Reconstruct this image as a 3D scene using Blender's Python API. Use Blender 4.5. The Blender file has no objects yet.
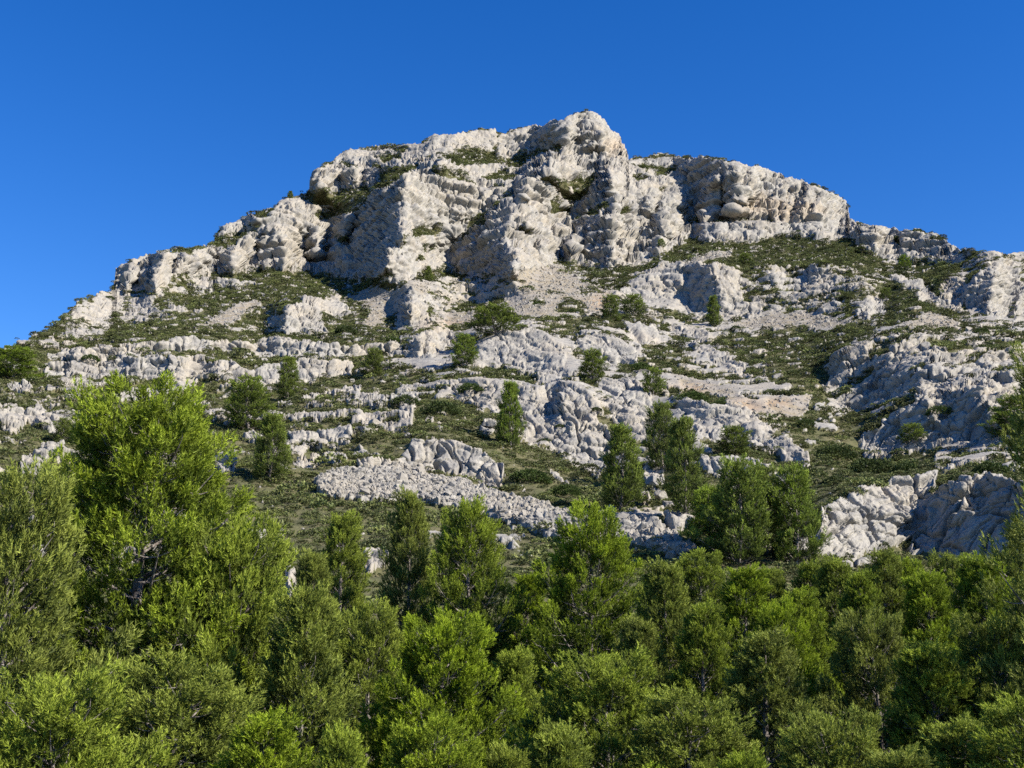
import bpy, math, random, time
import numpy as np
T0 = time.time()
C = bpy.context.scene.collection
RNG = np.random.RandomState(7)
random.seed(7)

# ------------------------------------------------------------------ camera
FPX, CX, CY = 1150.0, 512.0, 384.0
PITCH = math.radians(12.5)
EYE = np.array([0.0, 0.0, 1.7])
RT = np.array([1.0, 0, 0]); FW = np.array([0, math.cos(PITCH), math.sin(PITCH)])
UP = np.array([0, -math.sin(PITCH), math.cos(PITCH)])
cam = bpy.data.cameras.new('camera'); cam.sensor_width = 36; cam.lens = FPX / 1024 * 36
cam.clip_end = 20000
camo = bpy.data.objects.new('camera', cam); C.objects.link(camo)
camo.location = EYE.tolist(); camo.rotation_euler = (math.pi / 2 + PITCH, 0, 0)
bpy.context.scene.camera = camo

def ray(u, v):
    a = (np.asarray(u, float) - CX) / FPX; b = (CY - np.asarray(v, float)) / FPX
    return FW + a[..., None] * RT + b[..., None] * UP

# ------------------------------------------------------------------ noise
def _h(ix, iy, iz, s):
    n = (ix * 374761393 + iy * 668265263 + iz * 2147483647 + s * 1274126177).astype(np.int64) & 0xffffffff
    n = ((n ^ (n >> 13)) * 1274126177) & 0xffffffff
    n = ((n ^ (n >> 16)) * 2246822519) & 0xffffffff
    return ((n ^ (n >> 15)) & 0xffffff).astype(np.float32) / 16777215.0

def vnoise(p, s=0):
    f = np.floor(p); i = f.astype(np.int64); t = (p - f).astype(np.float32); t = t * t * t * (t * (t * 6 - 15) + 10)
    x, y, z = i[..., 0], i[..., 1], i[..., 2]; tx, ty, tz = t[..., 0], t[..., 1], t[..., 2]
    r = 0
    for dx in (0, 1):
        for dy in (0, 1):
            for dz in (0, 1):
                w = (tx if dx else 1 - tx) * (ty if dy else 1 - ty) * (tz if dz else 1 - tz)
                r = r + w * _h(x + dx, y + dy, z + dz, s)
    return r * 2 - 1

def fbm(p, o=4, s=0, gain=.5, ridged=False):
    a, r, n = 1.0, 0, 0
    for k in range(o):
        q = vnoise(p * 2.03 ** k + k * 17.3, s + k)
        if ridged: q = 1 - 2 * np.abs(q)
        r = r + a * q; n += a; a *= gain
    return r / n

def worley(p, s=0):
    """F1, F2 and a random value of the nearest cell"""
    i = np.floor(p).astype(np.int64); f = (p - i).astype(np.float32)
    F1 = np.full(p.shape[:-1], 9., np.float32); F2 = F1.copy(); ID = F1.copy(); TL = F1 * 0
    for dx in (-1, 0, 1):
        for dy in (-1, 0, 1):
            for dz in (-1, 0, 1):
                X, Y, Z = i[..., 0] + dx, i[..., 1] + dy, i[..., 2] + dz
                a = _h(X, Y, Z, s); b = _h(X, Y, Z, s + 1); c = _h(X, Y, Z, s + 2)
                d = np.sqrt((dx + a - f[..., 0]) ** 2 + (dy + b - f[..., 1]) ** 2 + (dz + c - f[..., 2]) ** 2)
                m = d < F1
                F2 = np.where(m, F1, np.minimum(F2, d)); F1 = np.where(m, d, F1); ID = np.where(m, (a * 7.3 + b * 3.1) % 1, ID)
                th = a * 6.2832; TL = np.where(m, (dx + a - f[..., 0]) * np.cos(th) + (dy + b - f[..., 1]) * .5 * np.sin(th) + (dz + c - f[..., 2]) * (b * 2 - 1), TL)
    return F1, F2, ID, TL

def bricks(p, size, s=0, wob=.45, cw=.12):
    """jointed beds: courses of uneven blocks; returns block offset with tilt, and how near the joints are"""
    w_ = np.array(size); q_ = p / w_
    q_ = q_ + wob * np.stack([vnoise(q_ * .55 + 3, s + 1), vnoise(q_ * .55 + 9, s + 2), vnoise(q_ * .45 + 5, s + 3)], -1) + .06 * np.stack([vnoise(q_ * 2.7, s + 4), vnoise(q_ * 2.7, s + 5), vnoise(q_ * 2.7, s + 6)], -1)
    k = np.floor(q_[..., 2]).astype(np.int64); a = _h(k, k * 0, k * 0, s + 7)
    x = q_[..., 0] + a * 5; y = q_[..., 1] + a * 3; i = np.floor(x).astype(np.int64); j = np.floor(y).astype(np.int64)
    fx, fy, fz = x - i, y - j, q_[..., 2] - k
    h1, h2, h3 = _h(i, j, k, s + 8), _h(i, j, k, s + 9), _h(i, j, k, s + 10)
    e = np.minimum(np.minimum(fx, 1 - fx) * w_[0], np.minimum(fy, 1 - fy) * w_[1]); ez = np.minimum(fz, 1 - fz) * w_[2]
    v = (h1 - .5) + (fx - .5) * (h2 - .5) * 1.1 + (fz - .5) * (h3 - .65) * .9 + (fy - .5) * (h2 - .5)
    return v * w_[0], np.exp(-(e / cw) ** 2) + .7 * np.exp(-(ez / cw) ** 2)

def sstep(a, b, x):
    t = np.clip((x - a) / (b - a), 0, 1); return t * t * (3 - 2 * t)

# ------------------------------------------------------------------ relief of the mountain, surveyed as patches of rock face, slab, talus and scrub
SKY = [(-350, 470), (-150, 400), (0, 347), (20, 342), (40, 332), (55, 325), (75, 304), (100, 292), (112, 290), (117, 271), (130, 262), (147, 256), (160, 252), (175, 249), (200, 247),
       (214, 241), (218, 229), (235, 222), (248, 215), (270, 208), (288, 197), (300, 193), (310, 190), (313, 176), (322, 165), (338, 158), (345, 150),
       (365, 147), (385, 145), (412, 145), (430, 137), (450, 135), (470, 131), (483, 127), (492, 130), (500, 133), (520, 129), (545, 125), (560, 121),
       (570, 115), (580, 112), (595, 113), (603, 120), (608, 130), (618, 135), (624, 147), (628, 158), (645, 156), (665, 153), (680, 156), (695, 158),
       (705, 156), (718, 158), (735, 163), (750, 168), (757, 165), (770, 173), (785, 178), (800, 180), (820, 187), (838, 194), (846, 202), (850, 220),
       (862, 224), (880, 229), (905, 232), (915, 230), (935, 233), (945, 238), (955, 250), (975, 250), (1000, 254), (1024, 254), (1150, 275), (1374, 330)]
# (kind, points, slope, aspect): C cliff, S slab, M ledges half grown over, V scrub, T talus, G loose blocks
L_ = [
 ('M', [(60,350),(75,304),(112,290),(160,290),(150,312),(95,335)], 40, 0),
 ('S', [(100,296),(120,292),(125,305),(105,318),(84,318)], 55, 5),
 ('S', [(128,300),(160,296),(160,310),(132,316)], 55, -10),
 ('M', [(120,318),(250,288),(300,282),(250,310),(195,330)], 35, 0),
 ('M', [(165,292),(200,275),(270,268),(262,285),(200,298)], 35, 0),
 ('V', [(175,305),(215,292),(270,285),(285,290),(240,308),(200,310)], 26, 0),
 ('V', [(150,300),(165,292),(172,300),(165,310),(150,308)], 26, 0),
 ('V', [(100,345),(120,330),(180,315),(215,316),(212,330),(180,342)], 26, 0),
 ('T', [(195,330),(220,312),(255,300),(262,303),(225,328)], 33, 0),
 ('V', [(190,275),(250,270),(300,272),(330,282),(290,290),(240,280)], 26, 0),
 ('C', [(114,291),(116,270),(129,264),(131,292)], 82, -60),
 ('C', [(127,292),(132,261),(148,256),(147,268),(139,291)], 80, 15),
 ('C', [(137,291),(147,265),(157,253),(164,258),(151,290)], 82, -65),
 ('C', [(151,291),(163,255),(190,250),(178,262),(166,289)], 75, 15),
 ('C', [(171,276),(180,258),(195,256),(191,275)], 80, -55),
 ('C', [(188,278),(195,252),(224,251),(213,270),(205,277)], 72, 10),
 ('C', [(205,275),(222,252),(236,249),(233,272)], 82, -60),
 ('M', [(205,250),(235,232),(265,222),(280,225),(262,238),(238,248)], 38, 0),
 ('C', [(217,240),(222,229),(252,215),(262,222),(240,230)], 65, -20),
 ('V', [(205,248),(235,236),(250,232),(248,242),(225,248)], 28, 0),
 ('S', [(255,225),(290,198),(330,195),(330,220),(300,232),(265,236)], 50, 5),
 ('C', [(231,273),(236,248),(246,236),(264,234),(257,250),(249,272)], 72, 10),
 ('C', [(248,271),(256,252),(272,232),(286,236),(283,269)], 82, -60),
 ('C', [(282,272),(285,228),(302,222),(306,235),(304,270)], 74, 10),
 ('CF', [(303,271),(306,235),(330,220),(362,214),(372,196),(404,178),(404,226),(397,258),(372,281),(340,276)], 84, -68),
 ('C', [(318,262),(318,225),(330,220),(334,240),(330,262)], 76, 5),
 ('C', [(340,262),(345,225),(356,214),(357,225),(350,262)], 76, 5),
 ('C', [(384,268),(386,252),(392,240),(400,238),(398,250),(392,268)], 70, 10),
 ('C', [(312,190),(314,172),(330,165),(345,170),(380,172),(372,190),(345,192)], 66, 5),
 ('C', [(311,192),(313,172),(322,170),(322,190)], 80, -50),
 ('S', [(330,168),(345,150),(412,145),(440,150),(420,168),(395,172)], 45, 0),
 ('V', [(372,158),(400,155),(400,163),(380,163)], 28, 0),
 ('V', [(300,196),(345,190),(368,182),(370,190),(340,202),(310,204)], 30, 0),
 ('V', [(310,215),(330,208),(340,212),(325,220)], 28, 0),
 ('S', [(420,158),(430,138),(497,128),(500,145),(480,152),(440,165)], 55, -20),
 ('C', [(405,182),(420,166),(452,157),(458,168),(430,174)], 60, -45),
 ('V', [(432,160),(470,148),(500,156),(515,160),(515,166),(480,164),(455,168)], 30, 0),
 ('S', [(450,170),(520,164),(530,178),(510,196),(475,192)], 45, 0),
 ('V', [(480,178),(500,170),(515,176),(512,182),(490,182)], 30, 0),
 ('V', [(488,188),(502,186),(500,190)], 30, 0),
 ('CF', [(404,177),(418,171),(440,178),(460,184),(482,194),(502,190),(496,214),(474,212),(472,226),(440,230),(404,230)], 72, 12),
 ('S', [(404,229),(475,224),(462,240),(448,250),(449,276),(420,276),(386,286),(396,262),(404,250)], 48, 10),
 ('V', [(406,230),(440,228),(438,236),(412,238)], 28, 0),
 ('V', [(464,222),(484,216),(490,226),(470,230)], 28, 0),
 ('CF', [(450,276),(449,250),(466,245),(486,220),(514,196),(530,178),(517,214),(508,240),(512,274),(480,277)], 84, -68),
 ('C', [(530,178),(546,181),(576,214),(568,240),(556,262),(536,270),(512,274),(508,240),(517,211)], 62, 15),
 ('V', [(546,200),(556,196),(572,215),(566,222),(552,212)], 30, 10),
 ('C', [(497,159),(500,134),(536,127),(534,150),(520,156)], 80, -8),
 ('C', [(532,151),(536,127),(572,115),(574,126),(564,146),(550,150)], 84, -50),
 ('C', [(552,164),(565,145),(573,114),(600,112),(624,147),(628,160),(600,161),(575,164)], 68, 15),
 ('C', [(606,160),(606,130),(620,136),(629,158)], 68, 35),
 ('V', [(500,160),(535,152),(560,150),(550,160),(530,170),(505,168)], 30, 0),
 ('C', [(515,178),(530,164),(556,155),(552,172),(535,182)], 58, -40),
 ('C', [(550,180),(556,160),(628,160),(622,172),(600,178),(570,181)], 56, 10),
 ('V', [(560,182),(605,176),(600,186),(575,192),(560,188)], 30, 0),
 ('S', [(625,162),(680,158),(692,200),(640,208),(606,205),(612,180)], 50, 0),
 ('V', [(630,164),(680,170),(672,178),(640,172)], 30, 0),
 ('C', [(562,217),(590,192),(610,172),(614,190),(602,205),(580,219)], 82, -60),
 ('C', [(553,252),(576,235),(602,214),(622,204),(612,230),(613,269),(590,269),(574,262)], 82, -62),
 ('C', [(570,262),(576,224),(592,218),(587,240),(579,264)], 76, 12),
 ('C', [(612,269),(611,224),(640,206),(694,202),(698,236),(662,252),(640,264)], 70, 10),
 ('C', [(648,232),(655,215),(664,210),(664,236)], 82, -55),
 ('C', [(674,160),(700,157),(723,162),(717,185),(706,205),(706,226),(696,216),(691,190)], 84, -62),
 ('C', [(722,162),(757,166),(800,181),(846,202),(851,222),(820,223),(735,222),(706,224),(711,195)], 80, 12),
 ('C', [(720,215),(726,198),(734,188),(736,200),(730,218)], 84, -55),
 ('C', [(798,202),(802,186),(808,190),(808,204)], 84, -55),
 ('S', [(697,226),(851,222),(864,236),(830,240),(780,238),(740,246),(700,240)], 52, 0),
 ('V', [(650,262),(690,242),(740,245),(790,240),(850,243),(900,262),(895,278),(840,272),(760,276),(700,262)], 27, 0),
 ('V', [(560,266),(620,268),(660,262),(680,252),(700,262),(640,272),(600,276)], 28, 0),
 ('T', [(676,264),(700,254),(734,251),(734,256),(700,262)], 30, 0),
 ('C', [(852,224),(905,231),(940,235),(955,250),(954,262),(900,266),(880,256),(855,246)], 70, 5),
 ('C', [(856,250),(858,236),(868,234),(866,252)], 80, -50),
 ('M', [(955,250),(1024,254),(1150,275),(1374,330),(1374,350),(1024,268),(975,272),(955,262)], 45, 0),
 ('V', [(860,262),(950,264),(948,290),(962,322),(985,326),(890,326),(870,300)], 28, 0),
 ('S', [(885,275),(900,276),(925,285),(942,302),(930,302),(905,288)], 45, 15),
 ('C', [(938,306),(942,285),(952,276),(966,280),(962,310),(945,310)], 70, 0),
 ('C', [(964,300),(984,272),(993,262),(992,300),(986,312),(970,310)], 84, -62),
 ('C', [(991,262),(1010,262),(1014,280),(1006,318),(989,316)], 74, 22),
 ('C', [(1006,319),(1008,275),(1018,270),(1016,300)], 84, -60),
 ('C', [(1013,320),(1019,285),(1100,276),(1180,300),(1180,340)], 70, 15),
 ('S', [(610,296),(660,266),(705,262),(692,285),(684,302),(640,302)], 48, 0),
 ('CF', [(687,316),(690,290),(702,268),(714,266),(719,290),(717,310),(700,319)], 84, -62),
 ('CF', [(712,265),(725,263),(738,280),(745,305),(759,302),(758,316),(718,319),(718,290)], 72, 18),
 ('M', [(740,276),(755,268),(850,264),(870,285),(890,310),(850,318),(770,312),(745,300)], 40, 0),
 ('C', [(800,290),(808,270),(830,264),(836,278),(826,294)], 62, -15),
 ('S', [(758,270),(775,266),(790,280),(780,288)], 58, 5),
 ('C', [(858,318),(862,298),(880,296),(890,314)], 62, 5),
 ('T', [(733,326),(760,316),(780,311),(845,322),(866,322),(840,329),(760,328)], 30, 0),
 ('T', [(895,326),(915,320),(930,313),(960,322),(955,327)], 30, 0),
 ('T', [(440,325),(450,300),(500,278),(530,268),(560,266),(580,280),(610,290),(612,305),(600,314),(520,318)], 33, 0),
 ('M', [(440,282),(500,278),(520,284),(515,300),(450,300)], 38, 0),
 ('S', [(500,288),(512,284),(524,290),(520,300),(502,300)], 55, -15),
 ('T', [(342,298),(400,284),(440,282),(440,292),(398,310),(372,328),(362,325),(370,308)], 33, 0),
 ('S', [(300,300),(340,296),(352,310),(340,320),(325,312)], 50, 0),
 ('V', [(330,322),(360,312),(368,330),(345,336),(325,334)], 28, 0),
 ('M', [(425,285),(445,282),(450,310),(430,318)], 45, 5),
 ('C', [(266,332),(272,316),(286,311),(287,333)], 80, -60),
 ('C', [(286,335),(284,305),(312,302),(324,314),(325,335)], 68, 8),
 ('V', [(190,345),(210,330),(262,334),(330,336),(400,332),(400,343),(280,341)], 26, 0),
 ('C', [(392,327),(397,302),(408,287),(413,291),(406,327)], 84, -60),
 ('C', [(405,328),(411,289),(422,295),(428,324)], 78, 10),
 ('C', [(45,352),(80,350),(130,346),(195,341),(260,341),(400,344),(400,354),(330,358),(260,354),(190,350),(130,356),(90,364),(50,358)], 70, 0),
 ('V', [(140,356),(190,350),(240,355),(250,366),(200,360),(150,362)], 26, 0),
 ('C', [(42,376),(48,366),(90,364),(150,359),(195,357),(235,366),(250,372),(300,362),(352,362),(350,374),(300,381),(240,388),(180,378),(110,377)], 60, 0),
 ('M', [(150,384),(200,374),(245,384),(240,400),(200,402),(170,396)], 35, 0),
 ('M', [(-350,480),(-100,410),(0,376),(120,378),(260,402),(400,380),(420,400),(400,480),(300,600),(-350,600)], 21, 0),
 ('C', [(400,357),(425,331),(433,334),(416,359)], 80, -60),
 ('C', [(414,358),(431,331),(452,328),(452,345),(430,359)], 55, 12),
 ('SF', [(478,350),(500,336),(540,332),(562,348),(568,378),(540,384),(505,370),(482,362)], 46, 8),
 ('V', [(470,372),(500,366),(540,378),(540,386),(500,380)], 24, 0),
 ('CF', [(438,384),(470,379),(505,384),(512,398),(505,412),(480,409),(452,393)], 55, 5),
 ('CF', [(505,382),(530,392),(560,384),(590,392),(602,420),(613,445),(606,465),(600,478),(575,462),(552,444),(530,440),(520,412)], 70, 10),
 ('C', [(555,402),(560,392),(566,396),(562,408),(556,420)], 85, -60),
 ('SF', [(578,340),(594,334),(620,342),(637,354),(638,366),(604,364),(585,352)], 55, 8),
 ('S', [(622,332),(640,324),(660,328),(660,340),(640,350)], 45, 5),
 ('S', [(664,326),(690,328),(713,338),(714,343),(690,338)], 45, 5),
 ('V', [(640,346),(668,342),(692,352),(692,366),(660,372),(640,368)], 24, 0),
 ('S', [(688,344),(715,350),(745,366),(748,378),(715,366)], 48, 5),
 ('SF', [(596,382),(625,378),(645,390),(656,420),(652,446),(622,434),(606,402)], 50, 8),
 ('S', [(672,392),(700,400),(745,404),(765,430),(812,456),(812,466),(760,450),(700,436),(684,420)], 45, 5),
 ('T', [(658,372),(700,381),(740,394),(770,412),(764,416),(720,400),(690,388)], 30, 0),
 ('V', [(668,384),(700,392),(728,398),(728,408),(700,406),(672,396)], 24, 0),
 ('V', [(738,335),(860,332),(845,352),(826,370),(824,396),(800,430),(785,436),(792,400),(790,380),(760,350)], 24, 0),
 ('T', [(768,398),(808,394),(812,408),(790,418),(770,416)], 45, 0),
 ('V', [(790,432),(822,440),(850,455),(940,450),(930,468),(880,476),(850,492),(822,505),(812,470)], 25, 0),
 ('V', [(700,440),(745,442),(800,464),(804,480),(760,462),(716,456)], 24, 0),
 ('S', [(700,458),(745,460),(795,480),(800,505),(770,500),(735,480),(708,474)], 60, 5),
 ('M', [(822,382),(840,352),(905,332),(980,345),(965,362),(900,382),(850,400),(830,397)], 40, -35),
 ('C', [(824,384),(838,360),(870,350),(868,362),(840,382)], 75, -58),
 ('C', [(868,384),(880,360),(905,342),(905,358),(890,382)], 70, -50),
 ('S', [(918,352),(965,348),(975,358),(940,366)], 60, 5),
 ('C', [(836,402),(870,384),(930,372),(975,361),(1010,346),(1060,340),(1060,350),(975,372),(920,390),(850,412)], 72, -48),
 ('V', [(850,414),(900,396),(925,384),(930,392),(880,402),(845,424)], 24, 0),
 ('S', [(905,398),(925,386),(990,372),(1005,380),(960,392)], 50, -20),
 ('CF', [(862,456),(866,436),(905,404),(928,392),(984,390),(1001,430),(984,446),(945,446),(890,458)], 86, -66),
 ('C', [(926,392),(940,386),(942,402),(936,424),(930,418)], 70, 12),
 ('C', [(986,380),(1024,372),(1100,380),(1100,450),(1004,444),(992,424)], 70, 22),
 ('CF', [(818,552),(824,506),(860,490),(900,480),(936,474),(934,500),(912,536),(860,556)], 70, 8),
 ('CF', [(908,552),(920,506),(940,488),(966,478),(955,515),(950,556)], 86, -68),
 ('C', [(953,517),(964,482),(986,472),(976,516)], 72, 15),
 ('CF', [(948,560),(952,518),(975,517),(986,476),(1024,486),(1120,500),(1120,580),(960,575)], 84, -50),
 ('V', [(418,398),(470,402),(492,410),(505,436),(560,462),(604,480),(640,490),(640,510),(590,508),(512,494),(500,470),(450,436),(410,432)], 24, -5),
 ('S', [(545,468),(560,469),(578,486),(566,482)], 40, 0),
 ('CF', [(401,454),(412,437),(450,440),(490,455),(504,474),(503,490),(488,482),(445,470),(402,468)], 74, 10),
 ('S', [(355,463),(402,458),(410,472),(375,472)], 45, 0),
 ('G', [(314,476),(350,472),(400,466),(450,478),(500,496),(548,508),(572,518),(625,518),(655,526),(695,548),(714,568),(690,562),(640,545),(560,536),(500,520),(470,510),(400,500),(320,497)], 33, 0),
 ('V', [(225,488),(312,500),(400,504),(470,516),(560,546),(640,556),(690,568),(700,604),(200,604)], 22, 0),
 ('S', [(288,436),(330,431),(352,434),(346,443),(308,449)], 45, 0),
]
ELL = [  # ('V'|'R'|'O', u, v, ru, rv)   scrub, bare rock, ochre earth
 ('V',536,302,10,4),('V',572,309,17,5),('V',497,301,10,4),('V',470,308,24,5),('V',590,292,14,3),('V',400,150,12,3),('V',426,248,7,4),('V',417,261,5,3),
 ('V',525,232,7,3),('V',528,240,5,3),('V',440,276,24,5),('V',395,286,12,4),('V',345,240,6,4),('V',640,178,8,3),('V',500,318,30,4),('V',560,330,24,4),
 ('R',225,463,11,9),('R',372,424,10,6),('R',255,435,8,4),('R',310,398,8,3),('R',345,390,16,3),('R',130,396,18,4),('R',180,384,18,4),('R',10,412,14,5),
 ('R',35,416,14,6),('R',12,425,12,6),('R',56,426,12,6),('R',50,455,16,8),('R',35,465,14,9),('R',75,385,14,2),('R',20,385,14,3),('R',72,398,6,2),
 ('R',330,458,22,4),('R',305,462,10,3),('R',345,468,8,2),('R',370,418,10,3),('R',365,402,20,2),('R',430,420,5,3),('R',490,427,9,7),('R',400,402,12,2),
 ('R',300,452,10,2),('R',290,585,6,8),('R',375,560,12,7),('R',280,450,10,3),('R',365,452,16,3),('R',654,478,12,10),('R',645,500,6,3),('R',680,522,16,3),
 ('O',426,487,15,8),('O',450,325,30,4),('O',600,302,10,5),('O',756,404,20,5),('O',645,508,10,4),('O',500,484,6,8),('O',700,300,4,4),('O',790,215,30,7),('O',760,208,22,9),('O',612,150,12,8),
 ('O',780,401,10,4),('O',412,373,10,3),('O',680,388,24,4),('V',895,312,10,4),('V',800,322,3,2),('V',860,425,24,10),('V',880,352,9,4),('V',950,345,26,5),
 ('V',770,262,14,3),('V',900,244,5,4),('V',937,240,9,4),('V',350,166,5,3),('V',660,188,5,4),('V',690,225,6,6),('V',715,226,4,3),
]
U0, U1, V0, V1 = -350, 1374, 96, 604
gu, gv = np.meshgrid(np.arange(U0, U1, dtype=float), np.arange(V0, V1, dtype=float))
GH, GW = gu.shape
def inpoly(pts, X, Y):
    r = np.zeros(X.shape, bool); n = len(pts)
    for i in range(n):
        x1, y1 = pts[i]; x2, y2 = pts[(i + 1) % n]
        if y1 == y2: continue
        c = ((y1 > Y) != (y2 > Y)) & (X < (x2 - x1) * (Y - y1) / (y2 - y1) + x1)
        r ^= c
    return r
def blur(a, s):
    k = int(s * 3) + 1; x = np.arange(-k, k + 1); w = np.exp(-x * x / (2 * s * s)); w /= w.sum()
    p = np.pad(a, ((k, k), (k, k)), 'edge')
    p = sum(w[i] * p[i:i + a.shape[0], :] for i in range(2 * k + 1))
    return sum(w[i] * p[:, i:i + a.shape[1]] for i in range(2 * k + 1))

# distance of the general slope along each line of sight
RV = [604, 560, 520, 480, 440, 400, 360, 330, 300, 270, 240, 200, 160, 96]
RD = [57, 68, 81, 96, 113, 134, 160, 185, 215, 250, 285, 325, 362, 410]
base = np.interp(gv, RV[::-1], RD[::-1])
d0 = ray(gu, gv); hl = np.hypot(d0[..., 0], d0[..., 1])
lnZ0 = blur(np.log(base / hl), 6)

# patch edges wander like real outcrops
q = np.stack([gu / 14, gv / 9, gu * 0], -1)
wu = gu + 5.0 * fbm(q, 3, 11); wv = gv + 3.5 * fbm(q, 3, 31)
slope = np.zeros_like(gu); asp = np.zeros_like(gu); has = np.zeros_like(gu)
rock = np.where((gu > 380) & (gv > 250) & (gv < 470), .44, .2); scree = np.zeros_like(gu); och = np.zeros_like(gu); talus = np.zeros_like(gu); cliff = np.zeros_like(gu)
face = np.zeros_like(gu)
for kind, pts, s, a in L_:
    sm_ = kind[1:] == 'F'; kind = kind[0]
    xs = [p[0] for p in pts]; ys = [p[1] for p in pts]
    i0, i1 = max(0, int(min(ys) - V0 - 8)), min(GH, int(max(ys) - V0 + 9)); j0, j1 = max(0, int(min(xs) - U0 - 10)), min(GW, int(max(xs) - U0 + 11))
    if i1 <= i0 or j1 <= j0: continue
    sl = (slice(i0, i1), slice(j0, j1)); m = inpoly(pts, wu[sl], wv[sl])
    slope[sl][m] = s; asp[sl][m] = a; has[sl][m] = 1
    rock[sl][m] = {'C': 1.2, 'S': .95, 'M': .52, 'V': .08, 'T': .85, 'G': .9}[kind]
    cliff[sl][m] = {'C': 1, 'S': .6, 'M': .45, 'V': .1, 'T': .06, 'G': .05}[kind]
    scree[sl][m] = 1 if kind == 'G' else 0; face[sl][m] = 1 if sm_ else 0
    talus[sl][m] = 1 if kind == 'T' else 0
m = (gv > 376) & (gu < 400); rock[m & (rock == .52)] = .30
for kind, u, v, ru, rv in ELL:
    e = ((wu - u) / ru) ** 2 + ((wv - v) / rv) ** 2 < 1
    if kind == 'V': rock[e] = .1; cliff[e] *= .3; talus[e] = 0
    elif kind == 'R': rock[e] = 1.05; cliff[e] = .7
    else: och[((wu - u) / ru) ** 2 + ((wv - v) / rv) ** 2 < 1.3] = 1
has[(cliff <= .1) & (has > 0)] = .5
asp = np.where((cliff > .5) & (asp >= 0), asp + 20, np.where(asp < -30, asp - 6, asp))
cw_ = np.clip((cliff - .3) / .5, 0, 1) * (1 - .5 * face); fr_ = np.where(gv < 285, 1.0, .75)
nz = lambda a, b, k: vnoise(np.stack([gu / a + .05 * gv, gv / b, gu * 0], -1), k)
asp = np.clip(asp + cw_ * fr_ * (62 * nz(9, 34, 21) + 42 * nz(4.2, 15, 22) + 25 * nz(2.3, 7, 25)) * np.where(asp < -30, .55, 1), -88, 80)
slope = np.clip(slope + cw_ * (22 * nz(34, 6, 23) + 16 * nz(14, 3.2, 24) - 5), 18, 88)
ar = np.radians(asp); sr = np.radians(slope)
def base_grad():
    return np.gradient(lnZ0)
gy0, gx0 = base_grad()
n = np.stack([np.sin(ar) * np.sin(sr), -np.cos(ar) * np.sin(sr), np.cos(sr)], -1)
nd = np.minimum((n * d0).sum(-1), -0.07)
px = -(n @ RT) / FPX / nd; py = (n @ UP) / FPX / nd
w = blur((has), 1.0)
gx = gx0 + (blur(px * (has > 0), .6) - gx0 * w) * 1.0 * (has > 0); gy = gy0 + (blur(py * (has > 0), .8) - gy0 * w) * (has > 0)
gx = np.clip(gx, -.04, .04); gy = np.clip(gy, -.05, .02)
# least-squares surface from the facets, held to the general slope at large scale (conjugate gradients)
LAM = 1 / 85.0 ** 2
WT = blur(np.where(cliff > .9, np.where(asp < -30, 5.5, 2.0), np.where(cliff > .4, 1.0, .35)), 1.0)
wxx = np.sqrt(WT[:, 1:] * WT[:, :-1]); wyy = np.sqrt(WT[1:] * WT[:-1])
def div(fx, fy):
    b = np.zeros((GH, GW)); b[:, 1:] += fx; b[:, :-1] -= fx; b[1:] += fy; b[:-1] -= fy; return b
def Aop(x): return div(wxx * (x[:, 1:] - x[:, :-1]), wyy * (x[1:] - x[:-1])) + LAM * x
KY = 2 * np.cos(np.pi * np.arange(2 * GH) / GH) - 2; KX = 2 * np.cos(np.pi * np.arange(GW + 1) / GW) - 2
def Minv(r_):
    M = np.concatenate([r_, r_[::-1]], 0); M = np.concatenate([M, M[:, ::-1]], 1)
    F = np.fft.rfft2(M) / (LAM - .8 * KY[:, None] - .8 * KX[None, :]); return np.fft.irfft2(F, M.shape)[:GH, :GW]
rhs = div(wxx * (gx[:, 1:] + gx[:, :-1]) * .5, wyy * (gy[1:] + gy[:-1]) * .5) + LAM * lnZ0
lnZ = lnZ0.copy(); r_ = rhs - Aop(lnZ); z_ = Minv(r_); p_ = z_.copy(); rz = (r_ * z_).sum()
for it in range(22):
    Ap = Aop(p_); al = rz / (p_ * Ap).sum(); lnZ += al * p_; r_ -= al * Ap; z_ = Minv(r_); rz2 = (r_ * z_).sum(); p_ = z_ + rz2 / rz * p_; rz = rz2
del gx, gy, px, py, n, nd
rock = blur(rock, 1.2); cliff = blur(cliff, 1.2); scree = blur(scree, .8); talus = blur(talus, 1.5); och = blur(och, 3); face = blur(face, 2)
print('relief', time.time() - T0)

def samp(a, U, V):
    x = np.clip(U - U0, 0, GW - 1.001); y = np.clip(V - V0, 0, GH - 1.001); i = x.astype(int); j = y.astype(int); fx = x - i; fy = y - j
    return (a[j, i] * (1 - fx) + a[j, i + 1] * fx) * (1 - fy) + (a[j + 1, i] * (1 - fx) + a[j + 1, i + 1] * fx) * fy

_m = blur(lnZ, 11); _d = lnZ - _m; lnZ = _m + np.where(_d > 0, .016 * np.tanh(_d / .016), _d)
# ------------------------------------------------------------------ mountain mesh
cols = np.concatenate([np.arange(-346, -20, 4.0), np.arange(-20, 1044, .95), np.arange(1044, 1370, 4.0)])
NR = 560
_v = np.interp(cols, [p[0] for p in SKY], [p[1] for p in SKY]); _s = np.concatenate([[0], np.cumsum(np.maximum(np.diff(cols), np.abs(np.diff(_v)) * .75))])
_k = np.interp(cols, [-24, -20, 1044, 1048], [4, .95, .95, 4]); _n = np.concatenate([[0], np.cumsum(np.diff(_s) / ((_k[1:] + _k[:-1]) / 2))])
cols = np.interp(np.arange(0, int(_n[-1]) + 1), _n, cols)
skv = np.interp(cols, [p[0] for p in SKY], [p[1] for p in SKY])
skv = skv + 1.2 * vnoise(np.stack([cols / 5, cols * 0, cols * 0], -1), 5) + .9 * vnoise(np.stack([cols / 2.2, cols * 0, cols * 0], -1), 6)
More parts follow.
